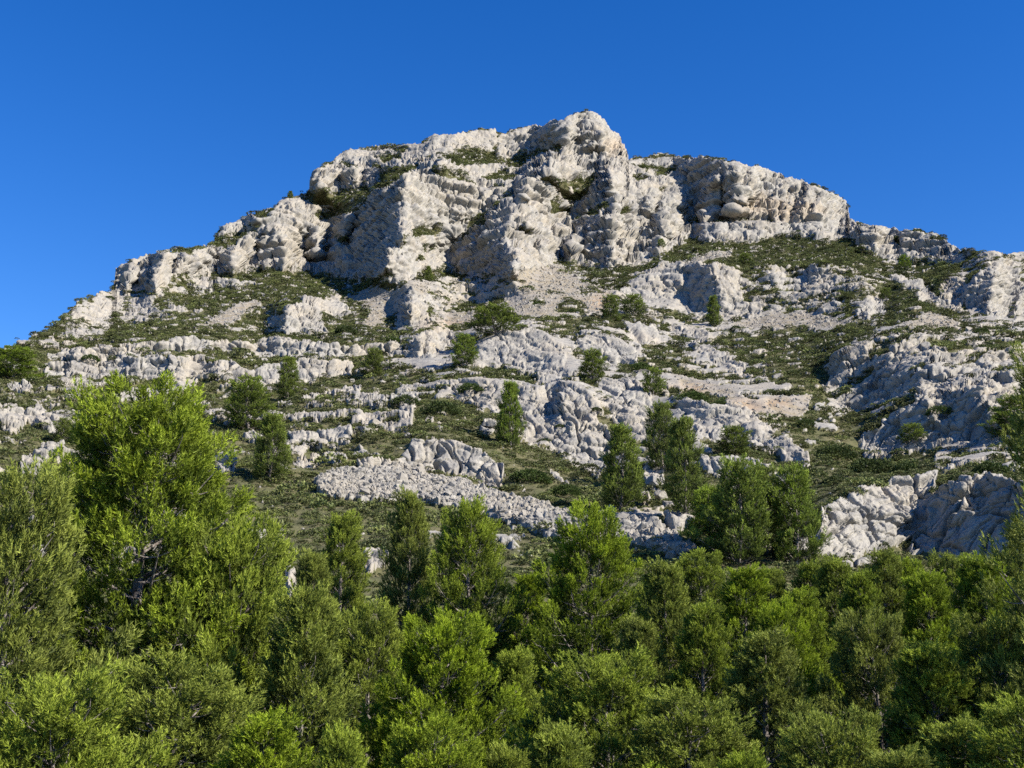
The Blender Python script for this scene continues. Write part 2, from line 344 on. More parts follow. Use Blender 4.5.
t = np.linspace(0, 1, NR)
VV = 600 + t[:, None] * (skv[None, :] - 600); UU = np.broadcast_to(cols[None, :], VV.shape)
Pm = EYE + ray(UU, VV) * np.exp(samp(lnZ, UU, VV))[..., None]
NC = len(cols)
R_rock, R_cliff, R_scree, R_och, R_tal, R_face = [samp(a, UU, VV).astype(np.float32) for a in (rock, cliff, scree, och, talus, face)]
def normals(P):
    a = np.gradient(P, axis=1); b = np.gradient(P, axis=0); n = np.cross(a, b); n /= np.linalg.norm(n, axis=-1, keepdims=True) + 1e-9
    return n
N = normals(Pm)
Ns = np.stack([blur(N[..., k], 3) for k in range(3)], -1); Ns /= np.linalg.norm(Ns, axis=-1, keepdims=True)
X, Y, Z = Pm[..., 0], Pm[..., 1], Pm[..., 2]
# bedding: level to the left, dipping right in the middle, rising to the right
xr = X / np.maximum(Y, 1) * 140
bed = np.interp(xr, [-80, -12, 0, 24, 36, 60, 100], [0, 0, 0, 11, 10, -2, -16]) * sstep(320, 230, VV * 0 + VV) * 0
low = sstep(300, 350, VV)
bed = np.interp(xr, [-80, -12, 0, 24, 36, 60, 100], [0, 0, 1, 11, 9, -2, -18]) * low * (Y / 140)
S = Z + bed + 1.0 * fbm(Pm / 14, 3, 41)
# ledges: beds of limestone standing proud, scrub lying on the treads
W1 = np.stack([X / 9, Y / 12, S / 1.6], -1)
strat = fbm(W1, 4, 51, .6)
Q = Pm * np.array([1, 1, 1.0])
Q = Q + 1.2 * np.stack([fbm(Pm / 3, 2, 61), fbm(Pm / 3, 2, 62), fbm(Pm / 3, 2, 63)], -1)
Sq = np.stack([Q[..., 0], Q[..., 1], Q[..., 2] + bed], -1)
scale_far = np.clip(Y / 160, .7, 1.7)
far = sstep(200, 270, Y)
S2 = S + 1.6 * fbm(Pm / 12, 3, 46); b2 = (S2 / 5.2) % 1.0; b2 = sstep(0, .12, b2) * (1 - b2) ; b3 = (S2 / 2.3 + .3) % 1.0; b3 = sstep(0, .15, b3) * (1 - b3)
crk = lambda a, b, w_: np.exp(-((b - a) / w_) ** 2)
Bq = np.stack([Q[..., 0] * .94 + Q[..., 1] * .34, Q[..., 1] * .94 - Q[..., 0] * .34, Q[..., 2] + bed + .05 * Q[..., 0]], -1)
v0, c0 = bricks(Bq, (9, 9, 15.), 650, .5, .35)
v1, c1 = bricks(Bq, (3.7, 3.7, 6.0), 700, .5, .16)
v2, c2 = bricks(Bq, (1.9, 1.9, 1.5), 750, .45, .10)
v3, c3 = bricks(Bq, (.8, .8, .5), 800, .4, .06)
f1, f2, idc, tl = worley(Sq / np.array([2.4, 2.4, 3.6]), 70)
blk = (idc - .5) * .5 + tl * 1.2 - .7 * crk(f1, f2, .06)
vv_ = 1 - .45 * R_face
blocks = vv_ * ((.03 + .10 * far) * v0 + (.20 + .05 * far) * v1 + (.15 - .03 * far) * v2 + (.10 - .05 * far) * v3) - 1.5 * far * c0 - (.75 + .35 * far) * c1 - (.34 - .20 * far) * c2 - .10 * c3
flute = fbm(np.stack([Q[..., 0] / 3.4, Q[..., 1] / 3.4, Q[..., 2] / 18], -1), 3, 95, .45, True)
big = fbm(Sq / np.array([9, 9, 12]), 3, 99, .5, True)
beds = np.sin(S * 2 * np.pi / 1.9 + 2 * fbm(Pm / 5, 2, 44)); beds = np.sign(beds) * np.abs(beds) ** .4
amp = R_cliff
fine = fbm(Sq / .9, 4, 101, .62)
disp = amp * ((.5 + .4 * far) * big * .6 + blocks + ((.16 - .08 * far) * blk + (.12 + .65 * far) * flute) * (1 - .6 * R_face) + (.17 - .05 * far) * beds * (1 - .5 * R_face) + far * (1.9 * b2 + .7 * b3) + (.05 + .04 * far) * fine) * (1 - .55 * sstep(.95, 1, t)[:, None])
mid = (1 - sstep(.5, .9, R_cliff)) * sstep(.2, .4, R_cliff)
disp += mid * (strat * 1.1)
RK = R_rock + .62 * strat * (1 - sstep(.95, 1.2, R_rock)) + .38 * fbm(Pm / np.array([2.5, 4, 1.2]), 4, 111, .6) + .65 * sstep(.22, .45, fbm(Pm / np.array([1.6, 2.5, .9]), 2, 117)) * (R_rock < .6) * sstep(100, 170, Y)
# treads in cliffs hold bushes
RK = np.where(R_rock > .9, np.maximum(RK, .60 + .50 * fbm(Pm / np.array([8., 8, 1.9]), 4, 115, .6)), RK)
RM = sstep(.46, .56, RK)
disp = disp * (.3 + .7 * RM) + .55 * (RM - .5) * (1 - sstep(.5, .9, R_cliff) * .6) * (1 - R_tal) + (1 - RM) * .25 * fbm(Pm / 1.1, 3, 121)
disp -= R_tal * (.3 * fbm(Pm / 2.0, 4, 131))
fade = sstep(0, .03, t)[:, None]
dir_ = Ns * .75 + np.array([0, -.35, 0]); dir_ /= np.linalg.norm(dir_, axis=-1, keepdims=True)
P = Pm + dir_ * (disp * fade)[..., None]
del W1, Q, Sq, Bq, f1, f2, idc, tl, blk, v0, v1, v2, v3, c0, c1, c2, c3, blocks, flute, big, beds, fine
# keep the crest line where it is seen: the last rows keep their height
print('displaced', time.time() - T0)
# far side, falling away behind the crest
back = []
outw = P[-1][:, :2] / np.linalg.norm(P[-1][:, :2], axis=1, keepdims=True)
for dist, drop in ((1.5, .3), (4, 1.2), (9, 3.5), (18, 9), (35, 22), (70, 52), (130, 105), (230, 175), (380, 230)):
    p = P[-1].copy(); p[:, :2] += outw * dist; p[:, 2] = np.maximum(p[:, 2] - drop + dist * .02 * vnoise(np.stack([cols / 12, cols * 0 + dist, cols * 0], -1), 9), -6 - .001 * dist)
    back.append(p)
# foot of the slope and the hollow the wood stands in
PR = [0, 2, 5, 12, 20, 30, 40, 57]; PZ = [0, 0, -.8, -3.0, -3.8, -3.6, -1.8, None]
def prof(rr, r0, z0):
    # rr scaled so that the last point meets the hill foot (r0, z0)
    return np.interp(rr / r0, [0, .035, .09, .21, .35, .53, .70, 1.0], [0, 0, -.8, -3.0, -3.8, -3.6, -1.8, 0]) + np.interp(rr / r0, [.53, .8, 1], [0, .45, 1]) * z0
p0 = P[0]; r0 = np.hypot(p0[:, 0], p0[:, 1]); az0 = p0[:, :2] / r0[:, None]
front = []
FR = np.linspace(.03, .985, 70)
for f in FR:
    p = np.zeros_like(p0); rr = f * r0; p[:, :2] = az0 * rr[:, None]
    p[:, 2] = prof(rr, r0, p0[:, 2]) + .22 * vnoise(np.stack([p[:, 0] / 2.5, p[:, 1] / 2.5, p[:, 0] * 0], -1), 8) * (f > .12)
    front.append(p)
FRONT = np.array(front)
ALL = np.concatenate([FRONT, P, np.array(back)], 0)
nf, nb = len(front), len(back)
def padr(a, vf, vb=None): return np.concatenate([np.full((nf, NC), vf), a, np.repeat(a[-1:], nb, 0) if vb is None else np.full((nb, NC), vb)], 0).astype(np.float32)
A_rock = padr(RK, .2); A_scree = padr(R_scree, 0); A_och = padr(R_och, 0); A_tal = padr(R_tal, 0)

def grid_mesh(name, G):
    h, w = G.shape[:2]; me = bpy.data.meshes.new(name)
    idx = np.arange(h * w, dtype=np.int32).reshape(h, w)
    f = np.stack([idx[:-1, :-1], idx[:-1, 1:], idx[1:, 1:], idx[1:, :-1]], -1).reshape(-1)
    me.vertices.add(h * w); me.vertices.foreach_set('co', G.reshape(-1).astype(np.float32))
    me.loops.add(len(f)); me.loops.foreach_set('vertex_index', f)
    nfc = len(f) // 4; me.polygons.add(nfc); me.polygons.foreach_set('loop_start', np.arange(0, len(f), 4, dtype=np.int32))
    me.update(calc_edges=True); me.polygons.foreach_set('use_smooth', np.ones(nfc, bool))
    return me
def attr(me, name, a):
    at = me.attributes.new(name, 'FLOAT', 'POINT'); at.data.foreach_set('value', np.ascontiguousarray(a, dtype=np.float32).reshape(-1))
def link(name, me, mat=None, parent=None):
    o = bpy.data.objects.new(name, me); C.objects.link(o)
    if mat is not None: me.materials.clear(); me.materials.append(mat)
    if parent is not None: o.parent = parent
    return o

# ------------------------------------------------------------------ materials
class NT:
    def __init__(s, name, world=False):
        s.m = bpy.data.materials.new(name); s.m.use_nodes = True; s.t = s.m.node_tree; s.t.nodes.clear()
    def n(s, typ, ins=None, **kw):
        nd = s.t.nodes.new(typ)
        for k, v in kw.items(): setattr(nd, k, v)
        for k, v in (ins or {}).items():
            sk = nd.inputs[k]
            if isinstance(v, bpy.types.NodeSocket): s.t.links.new(v, sk)
            else: sk.default_value = v
        return nd
    def math(s, op, a, b=0.0, c=0.0): return s.n('ShaderNodeMath', {0: a, 1: b, 2: c}, operation=op).outputs[0]
    def mix(s, f, a, b, bt='MIX'):
        nd = s.n('ShaderNodeMix', data_type='RGBA', blend_type=bt)
        for k, v in ((0, f), (6, a), (7, b)):
            if isinstance(v, bpy.types.NodeSocket): s.t.links.new(v, nd.inputs[k])
            else: nd.inputs[k].default_value = v if k == 0 else (*v, 1)
        return nd.outputs[2]
    def noise(s, vec, scale, detail=4, rough=.55): return s.n('ShaderNodeTexNoise', {'Vector': vec, 'Scale': scale, 'Detail': detail, 'Roughness': rough}).outputs['Fac']
    def ramp(s, f, a, b): return s.n('ShaderNodeMapRange', {0: f, 1: a, 2: b, 3: 0.0, 4: 1.0}, interpolation_type='SMOOTHSTEP').outputs[0]

def rock_colour(t, vec, och=None):
    n1 = t.noise(vec, .10, 5); n2 = t.noise(vec, .9, 6, .65); n3 = t.noise(vec, 4.0, 4, .6)
    c = t.mix(t.ramp(n1, .35, .68), (0.300, 0.284, 0.250), (0.322, 0.288, 0.234))
    c = t.mix(t.math('MULTIPLY', t.ramp(n2, .50, .68), .75), c, (0.185, 0.180, 0.170))
    c = t.mix(t.math('MULTIPLY', t.ramp(n3, .55, .75), .5), c, (0.12, 0.118, 0.113))
    c = t.mix(t.math('MULTIPLY', t.ramp(n2, .46, .30), .45), c, (0.47, 0.445, 0.39))
    mp = t.n('ShaderNodeMapping', {'Vector': vec, 'Scale': (.9, .9, .12)}).outputs[0]
    st = t.noise(mp, 1.0, 4, .6)
    c = t.mix(t.math('MULTIPLY', t.ramp(st, .52, .7), .6), c, (0.15, 0.146, 0.143))
    mp2 = t.n('ShaderNodeMapping', {'Vector': vec, 'Scale': (.30, .30, .09)}).outputs[0]; st2 = t.noise(mp2, 1.0, 6, .68)
    c = t.mix(t.math('MULTIPLY', t.ramp(st2, .50, .64), .55), c, (.165, .163, .16))
    mp3 = t.n('ShaderNodeMapping', {'Vector': vec, 'Scale': (.08, .08, .75)}).outputs[0]; st3 = t.noise(mp3, 1.0, 5, .65)
    c = t.mix(t.math('MULTIPLY', t.ramp(st3, .56, .66), .45), c, (.15, .147, .14))
    if och is not None: c = t.mix(t.math('MULTIPLY', och, t.math('ADD', .1, t.math('MULTIPLY', n2, .65))), c, (0.395, 0.304, 0.205))
    return c

def mat_terrain():
    t = NT('limestone_and_scrub'); vec = t.n('ShaderNodeNewGeometry').outputs['Position']
    A = lambda nm: t.n('ShaderNodeAttribute', attribute_name=nm).outputs['Fac']
    nf_ = t.noise(vec, 1.3, 4, .6); nff = t.noise(vec, 7.0, 4, .6)
    rk = t.math('ADD', A('rock'), t.math('MULTIPLY', t.math('SUBTRACT', nf_, .5), .55))
    rk = t.ramp(rk, .47, .53)
    rc = rock_colour(t, vec, A('ochre'))
    n5 = t.noise(vec, .5, 4); n6 = t.noise(vec, 3.5, 5, .7)
    tal = t.mix(t.ramp(n6, .4, .65), (0.275, 0.235, 0.165), (0.195, 0.166, 0.122)); tal = t.mix(t.ramp(n5, .4, .6), tal, (0.25, 0.225, 0.19))
    tal = t.mix(t.math('MULTIPLY', A('ochre'), .5), tal, (0.380, 0.251, 0.144))
    rc = t.mix(A('talus'), rc, tal)
    rc = t.mix(A('scree'), rc, t.mix(t.ramp(n6, .4, .6), (0.19, 0.18, 0.155), (0.34, 0.32, 0.275)))
    so = t.mix(t.ramp(n5, .35, .65), (0.090, 0.092, 0.042), (0.128, 0.116, 0.060)); so = t.mix(t.ramp(nff, .45, .7), so, (0.046, 0.050, 0.023))
    so = t.mix(t.math('MULTIPLY', t.ramp(n6, .62, .75), .5), so, (0.167, 0.144, 0.091))
    col = t.mix(rk, so, rc)
    h = t.math('ADD', t.math('MULTIPLY', nf_, .5), t.math('MULTIPLY', nff, .22))
    vo = t.n('ShaderNodeTexVoronoi', {'Vector': vec, 'Scale': 1.7}, feature='DISTANCE_TO_EDGE').outputs['Distance']
    h = t.math('ADD', h, t.math('MULTIPLY', t.ramp(vo, 0, .06), .10))
    b = t.n('ShaderNodeBump', {'Height': h, 'Distance': .30, 'Strength': .7}).outputs[0]
    bs = t.n('ShaderNodeBsdfPrincipled', {'Base Color': col, 'Roughness': .92, 'Specular IOR Level': .15, 'Normal': b})
    t.n('ShaderNodeOutputMaterial', {'Surface': bs.outputs[0]}); return t.m

def mat_rock():
    t = NT('limestone_block'); vec = t.n('ShaderNodeNewGeometry').outputs['Position']
    c = rock_colour(t, vec)
    r = t.n('ShaderNodeObjectInfo').outputs['Random']
    c = t.mix(t.math('MULTIPLY', r, .45), c, (.27, .245, .205))
    b = t.n('ShaderNodeBump', {'Height': t.noise(vec, 5, 6, .7), 'Distance': .12, 'Strength': .8}).outputs[0]
    bs = t.n('ShaderNodeBsdfPrincipled', {'Base Color': c, 'Roughness': .92, 'Specular IOR Level': .15, 'Normal': b})
    t.n('ShaderNodeOutputMaterial', {'Surface': bs.outputs[0]}); return t.m

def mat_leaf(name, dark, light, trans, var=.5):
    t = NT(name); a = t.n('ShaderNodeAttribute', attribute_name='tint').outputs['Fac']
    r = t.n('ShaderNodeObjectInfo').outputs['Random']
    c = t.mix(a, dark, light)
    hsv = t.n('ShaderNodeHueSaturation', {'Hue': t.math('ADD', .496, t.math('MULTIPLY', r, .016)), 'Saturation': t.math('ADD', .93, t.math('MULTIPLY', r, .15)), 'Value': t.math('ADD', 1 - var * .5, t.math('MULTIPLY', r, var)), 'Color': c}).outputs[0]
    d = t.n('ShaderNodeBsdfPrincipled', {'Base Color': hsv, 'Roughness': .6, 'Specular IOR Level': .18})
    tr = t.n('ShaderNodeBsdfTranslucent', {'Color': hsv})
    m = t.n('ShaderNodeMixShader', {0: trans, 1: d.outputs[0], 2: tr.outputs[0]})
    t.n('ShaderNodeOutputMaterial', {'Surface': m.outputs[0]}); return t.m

def mat_bark():
    t = NT('pine_bark'); vec = t.n('ShaderNodeTexCoord').outputs['Object']
    mp = t.n('ShaderNodeMapping', {'Vector': vec, 'Scale': (9, 9, 2.5)}).outputs[0]; n_ = t.noise(mp, 1.5, 5, .65)
    c = t.mix(t.ramp(n_, .35, .65), (.085, .065, .052), (.27, .245, .225))
    b = t.n('ShaderNodeBump', {'Height': n_, 'Distance': .03, 'Strength': .9}).outputs[0]
    bs = t.n('ShaderNodeBsdfPrincipled', {'Base Color': c, 'Roughness': .9, 'Normal': b})
    t.n('ShaderNodeOutputMaterial', {'Surface': bs.outputs[0]}); return t.m

M_T, M_R, M_B = mat_terrain(), mat_rock(), mat_bark()
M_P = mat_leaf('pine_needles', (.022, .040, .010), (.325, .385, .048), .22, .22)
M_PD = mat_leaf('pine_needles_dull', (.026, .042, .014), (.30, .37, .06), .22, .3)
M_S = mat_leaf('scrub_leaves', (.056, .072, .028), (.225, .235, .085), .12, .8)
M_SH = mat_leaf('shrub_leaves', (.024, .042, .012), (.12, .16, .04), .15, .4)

me = grid_mesh('mountain', ALL); attr(me, 'rock', A_rock); attr(me, 'scree', A_scree); attr(me, 'ochre', A_och); attr(me, 'talus', A_tal)
mo = link('mountain', me, M_T); mo['kind'] = 'structure'; mo['label'] = 'pale limestone mountain with cliffs, ledges and scrub slopes'
# plain around and behind
gr = []
ang = np.linspace(0, 2 * np.pi, 97)
for r_, z_ in ((.0, -.02), (2, -.05), (4, -.9), (12, -3.6), (25, -4.6), (60, -5.2), (200, -6.5), (600, -8), (3000, -12), (9000, -30)):
    gr.append(np.stack([np.cos(ang) * r_, np.sin(ang) * r_, np.full_like(ang, z_)], -1))
meg = grid_mesh('ground', np.array(gr)); attr(meg, 'rock', np.full((10, 97), .15)); 
for nm in ('scree', 'ochre', 'talus'): attr(meg, nm, np.zeros((10, 97)))
go = link('ground', meg, M_T); go['kind'] = 'structure'; go['label'] = 'scrubby ground round the foot of the mountain'
print('terrain', time.time() - T0)

# ------------------------------------------------------------------ lookups
tc = lambda u: int(np.clip(np.searchsorted(cols, u), 0, NC - 1))
def hill(u, v):
    j = tc(u); i = int(np.clip(round((v - 600) / (skv[j] - 600) * (NR - 1)), 0, NR - 1)); return P[i, j]
azr = az0[:, 0] / az0[:, 1]
def hollow(u, r):
    x = (u - CX) / FPX / math.cos(PITCH)   # azimuth of the column at eye level
    j = int(np.clip(np.searchsorted(azr, x), 0, NC - 1)); i = int(np.clip(round((r / r0[j] - FR[0]) / (FR[1] - FR[0])), 0, nf - 1))
    return FRONT[i, j]

# ------------------------------------------------------------------ plants
def soup(name, V, F, tint=None, smooth=False):
    me = bpy.data.meshes.new(name); me.vertices.add(len(V)); me.vertices.foreach_set('co', V.astype(np.float32).reshape(-1))
    k = F.shape[1]; me.loops.add(F.size); me.loops.foreach_set('vertex_index', F.astype(np.int32).reshape(-1))
    me.polygons.add(len(F)); me.polygons.foreach_set('loop_start', np.arange(0, F.size, k, dtype=np.int32)); me.update(calc_edges=True)
    if tint is not None: attr(me, 'tint', tint)
    if smooth: me.polygons.foreach_set('use_smooth', np.ones(len(F), bool))
    return me
def rot_to(D, roll):
    """matrices whose z column is D"""
    D = D / np.linalg.norm(D, axis=1, keepdims=True)
    a = np.where(np.abs(D[:, 2:3]) > .9, np.array([[1., 0, 0]]), np.array([[0, 0, 1.]]))
    x = np.cross(a, D); x /= np.linalg.norm(x, axis=1, keepdims=True); y = np.cross(D, x)
    c, s = np.cos(roll)[:, None], np.sin(roll)[:, None]
    return np.stack([x * c + y * s, -x * s + y * c, D], 2)
def tuft_template(rs, nn, L, nl, w, spread):
    V = []
    for i in range(nn):
        a = rs.rand() * 6.283; s = (i + .5) / nn; z = L * (s ** .8); th = spread * (1.0 - .55 * s) * (.7 + .6 * rs.rand())
        d = np.array([math.cos(a) * math.sin(th), math.sin(a) * math.sin(th), math.cos(th)]); o = np.array([0, 0, z])
        sd = np.cross(d, rs.randn(3)); sd /= np.linalg.norm(sd); ln = nl * (.75 + .5 * rs.rand())
        V += [o - sd * w / 2, o + sd * w / 2, o + d * ln]
    return np.array(V)
def tufts(rs, pos, dr, size, tint, nn, L, nl, w, spread=.8, ntpl=8):
    tp = [tuft_template(rs, nn, L, nl, w, spread) for _ in range(ntpl)]
    Rm = rot_to(dr, rs.rand(len(pos)) * 6.283); Vs, Ts = [], []
    pick = rs.randint(0, ntpl, len(pos))
    for k in range(ntpl):
        m = pick == k
        if not m.any(): continue
        v = np.einsum('nij,vj->nvi', Rm[m] * size[m][:, None, None], tp[k]) + pos[m][:, None, :]
        tt = np.repeat(tint[m][:, None], v.shape[1], 1); tt = np.clip(tt + rs.uniform(-.12, .12, (v.shape[0], v.shape[1] // 3)).repeat(3, 1), 0, 1)
        Vs.append(v.reshape(-1, 3)); Ts.append(tt.reshape(-1))
    V = np.concatenate(Vs); T = np.concatenate(Ts); F = np.arange(len(V)).reshape(-1, 3)
    return V, F, T
def tube(pts, rad, seg=6):
    pts = np.array(pts, float); V = []; n_ = len(pts)
    for i in range(n_):
        d = pts[min(i + 1, n_ - 1)] - pts[max(i - 1, 0)]; M = rot_to(d[None], np.zeros(1))[0]
        for k in range(seg):
            a = 6.2832 * k / seg; V.append(pts[i] + M @ np.array([math.cos(a) * rad[i], math.sin(a) * rad[i], 0]))
    F = []
    for i in range(n_ - 1):
        for k in range(seg): F.append([i * seg + k, i * seg + (k + 1) % seg, (i + 1) * seg + (k + 1) % seg, (i + 1) * seg + k])
    return np.array(V), np.array(F)

def pine_mesh(seed, H=8.0, R=2.0, shape='cone', nb=46, det=1.0, sparse=1.0):
    """crown and trunk meshes of an Aleppo pine H metres tall, crown radius R"""
    rs = np.random.RandomState(seed); TV, TF, off = [], [], 0
    def addt(p, r, seg=6):
        nonlocal off
        v, f = tube(p, r, seg); TV.append(v); TF.append(f + off); off += len(v)
    bend = rs.uniform(-.35, .35, 2)
    def axis(s): return np.array([bend[0] * math.sin(s * 3.0), bend[1] * math.sin(s * 2.4 + .5) - bend[1] * math.sin(.5), s * H])
    ss = np.linspace(-.03, .97, 12); addt([axis(s) for s in ss], [.030 * H * .55 * (1.03 - s) ** .9 + .012 for s in ss], 8)
    def prof_(s):
        if shape == 'dome': return (1 - s) ** .50 * min(1, (s + .06) / .22) + .03
        if shape == 'cone': return (1 - s) ** .75 * min(1, (s + .02) / .22) + .05
        if shape == 'oval': return math.sqrt(max(0, 1 - ((s - .36) / .66) ** 2)) * (1.05 - .35 * s) + .03
        return (math.sqrt(max(0, 1 - ((s - .6) / .45) ** 2)) * .95 + .03) if s > .15 else .3
    s0 = .04 if shape != 'umb' else .25
    lobes = rs.rand(7) * 6.283
    cp, cd, cs, ct = [], [], [], []
    for i in range(nb):
        s = s0 + (1.0 - s0 - .03) * ((i + rs.rand()) / nb) ** .9; az = i * 2.39996 + rs.uniform(-.5, .5)
        lob = .78 + .34 * math.cos(3 * az + lobes[0]) * math.sin(5 * s + lobes[1]) + rs.uniform(-.16, .22) * (1 if det < 1.5 else 1.9)
        Ln = max(.25, R * prof_(s) * lob); b = axis(max(0, s - .45 * Ln / H - .02)); e = axis(min(s, .985)) + np.array([math.cos(az) * Ln, math.sin(az) * Ln, .16 * Ln + rs.uniform(0, .25)])
        m1 = b * .55 + e * .45 + np.array([0, 0, -.10 * Ln]); m2 = b * .22 + e * .78 + np.array([0, 0, -.06 * Ln])
        r_ = .011 * Ln + .010; addt([b, m1, m2, e], [r_ * 1.5, r_, r_ * .6, .006], 5)
        out = np.array([math.cos(az), math.sin(az), 0]); side = np.array([-out[1], out[0], 0])
        nc = max(2, int(round(Ln * 1.75 / det ** .35 * sparse)) + 1)
        for k in range(nc):
            q_ = 1.0 - .74 * (k + .35 * rs.rand()) / nc
            pc = (b * (1 - q_) ** 2 + 2 * m1 * q_ * (1 - q_) + e * q_ ** 2) if q_ < .8 else m2 + (e - m2) * (q_ - .6) / .4
            for sg in ((0,) if k == 0 else (-1, 1)):
                lat = sg * rs.uniform(.6, 1.1) * (.26 + .36 * Ln * (1.1 - q_)); pc2 = pc + side * lat + out * abs(lat) * .35 + np.array([0, 0, rs.uniform(0, .28)])
                addt([pc - out * .12, (pc + pc2) / 2 - np.array([0, 0, .04]), pc2], [.013, .009, .005], 4)
                d = out * .45 + side * sg * .3 + np.array([0, 0, .8]) + rs.randn(3) * .14
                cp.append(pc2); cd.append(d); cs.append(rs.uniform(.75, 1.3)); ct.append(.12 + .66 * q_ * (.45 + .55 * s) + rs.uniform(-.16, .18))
    for k in range(int(7 / det ** .5)):
        s = .84 + .15 * rs.rand(); a = rs.rand() * 6.283; p = axis(s) + np.array([math.cos(a), math.sin(a), 0]) * .9 * (1 - s)
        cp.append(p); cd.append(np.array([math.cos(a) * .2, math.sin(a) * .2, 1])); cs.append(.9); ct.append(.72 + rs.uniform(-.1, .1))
    cp, cd, cs, ct = map(np.array, (cp, cd, cs, ct)); cd /= np.linalg.norm(cd, axis=1, keepdims=True)
    nt = int(54 / det ** 1.3)
    pos = np.repeat(cp, nt, 0); d = np.repeat(cd, nt, 0); n_ = len(pos)
    g = rs.randn(n_, 3); g /= np.linalg.norm(g, axis=1, keepdims=True); g *= (rs.rand(n_, 1) ** .45)
    al = (g * d).sum(1, keepdims=True); g = (g - al * d) * .25 * (1 - .45 * al) + d * (al * .33 + .12)
    pos = pos + g * np.repeat(cs, nt)[:, None] * (1 + .12 * (det - 1))
    dd = d * .8 + rs.randn(n_, 3) * .24 + g * 1.8; dd[:, 2] += .18
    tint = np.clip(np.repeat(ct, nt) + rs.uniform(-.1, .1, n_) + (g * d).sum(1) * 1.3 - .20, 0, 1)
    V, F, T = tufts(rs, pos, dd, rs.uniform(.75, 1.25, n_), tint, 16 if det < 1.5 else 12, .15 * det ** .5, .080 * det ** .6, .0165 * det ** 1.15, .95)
    tv, tf = np.concatenate(TV), np.concatenate(TF)
    print('pine', seed, len(F), round(time.time() - T0, 1))
    return soup('pine_crown', V, F, T), soup('pine_trunk', tv, tf, smooth=True)

def shrub_mesh(seed, n_=420, R=1.0, hh=.75, leaf=.10, wd=.05, nn=5):
    rs = np.random.RandomState(seed)
    d = rs.randn(n_, 3); d[:, 2] = np.abs(d[:, 2]) * .9; d /= np.linalg.norm(d, axis=1, keepdims=True)
    lump = 1 + .22 * fbm(d * 2.2 + seed, 2, seed); rad = (rs.uniform(.6, 1.0, n_) ** .5) * lump
    pos = d * rad[:, None] * np.array([R, R, R * hh]); dd = d + rs.randn(n_, 3) * .45; dd[:, 2] += .3
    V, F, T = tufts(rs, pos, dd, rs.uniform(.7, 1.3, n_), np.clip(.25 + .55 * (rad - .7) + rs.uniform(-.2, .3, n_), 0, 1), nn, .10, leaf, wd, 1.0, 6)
    return V, F, T

def thing(name, label, cat, loc, group=None, rz=0, sc=(1, 1, 1)):
    o = bpy.data.objects.new(name, None); C.objects.link(o); o.empty_display_size = .3
    o.location = [float(a) for a in loc]; o.rotation_euler = (0, 0, rz); o.scale = sc; o['label'] = label; o['category'] = cat
    if group: o['group'] = group
    return o
PINES = {}
def pine_kind(k, *a, **kw):
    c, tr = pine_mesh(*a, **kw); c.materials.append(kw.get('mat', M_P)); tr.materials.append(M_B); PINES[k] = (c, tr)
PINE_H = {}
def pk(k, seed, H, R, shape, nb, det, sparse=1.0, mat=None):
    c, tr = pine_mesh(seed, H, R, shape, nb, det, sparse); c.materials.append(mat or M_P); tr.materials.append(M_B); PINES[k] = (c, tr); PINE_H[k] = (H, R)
pk('hero', 101, 10.5, 3.3, 'dome', 100, 1.0)
pk('a', 102, 8, 2.0, 'cone', 58, 1.15)
pk('b', 103, 8, 2.1, 'oval', 58, 1.15)
pk('c', 104, 7, 2.3, 'oval', 52, 1.1)
pk('d', 105, 7.5, 1.7, 'cone', 50, 1.25, 1.0, M_P)
pk('e', 109, 10, 2.2, 'oval', 30, 1.2, .75)
pk('m', 106, 6, 1.6, 'oval', 44, 1.8, 1.25, M_PD)
pk('n', 107, 6, 1.4, 'cone', 44, 1.8, 1.25, M_PD)
pk('f', 108, 4, 1.5, 'oval', 24, 2.5, 1.3, M_PD)

def plant_pine(kind, base, H, Rw, label, group, rz, name='pine_tree', cat='pine tree', lean=(0, 0)):
    h0, R0 = PINE_H[kind]; s = (Rw / R0, Rw / R0, H / h0)
    o = thing(name, label, cat, base, group, rz, s); o.rotation_euler = (lean[0], lean[1], rz)
    link('trunk', PINES[kind][1], None, o); link('crown', PINES[kind][0], None, o); return o

def link_parts(o): pass
FG = 'pines of the wood in front of the slope'
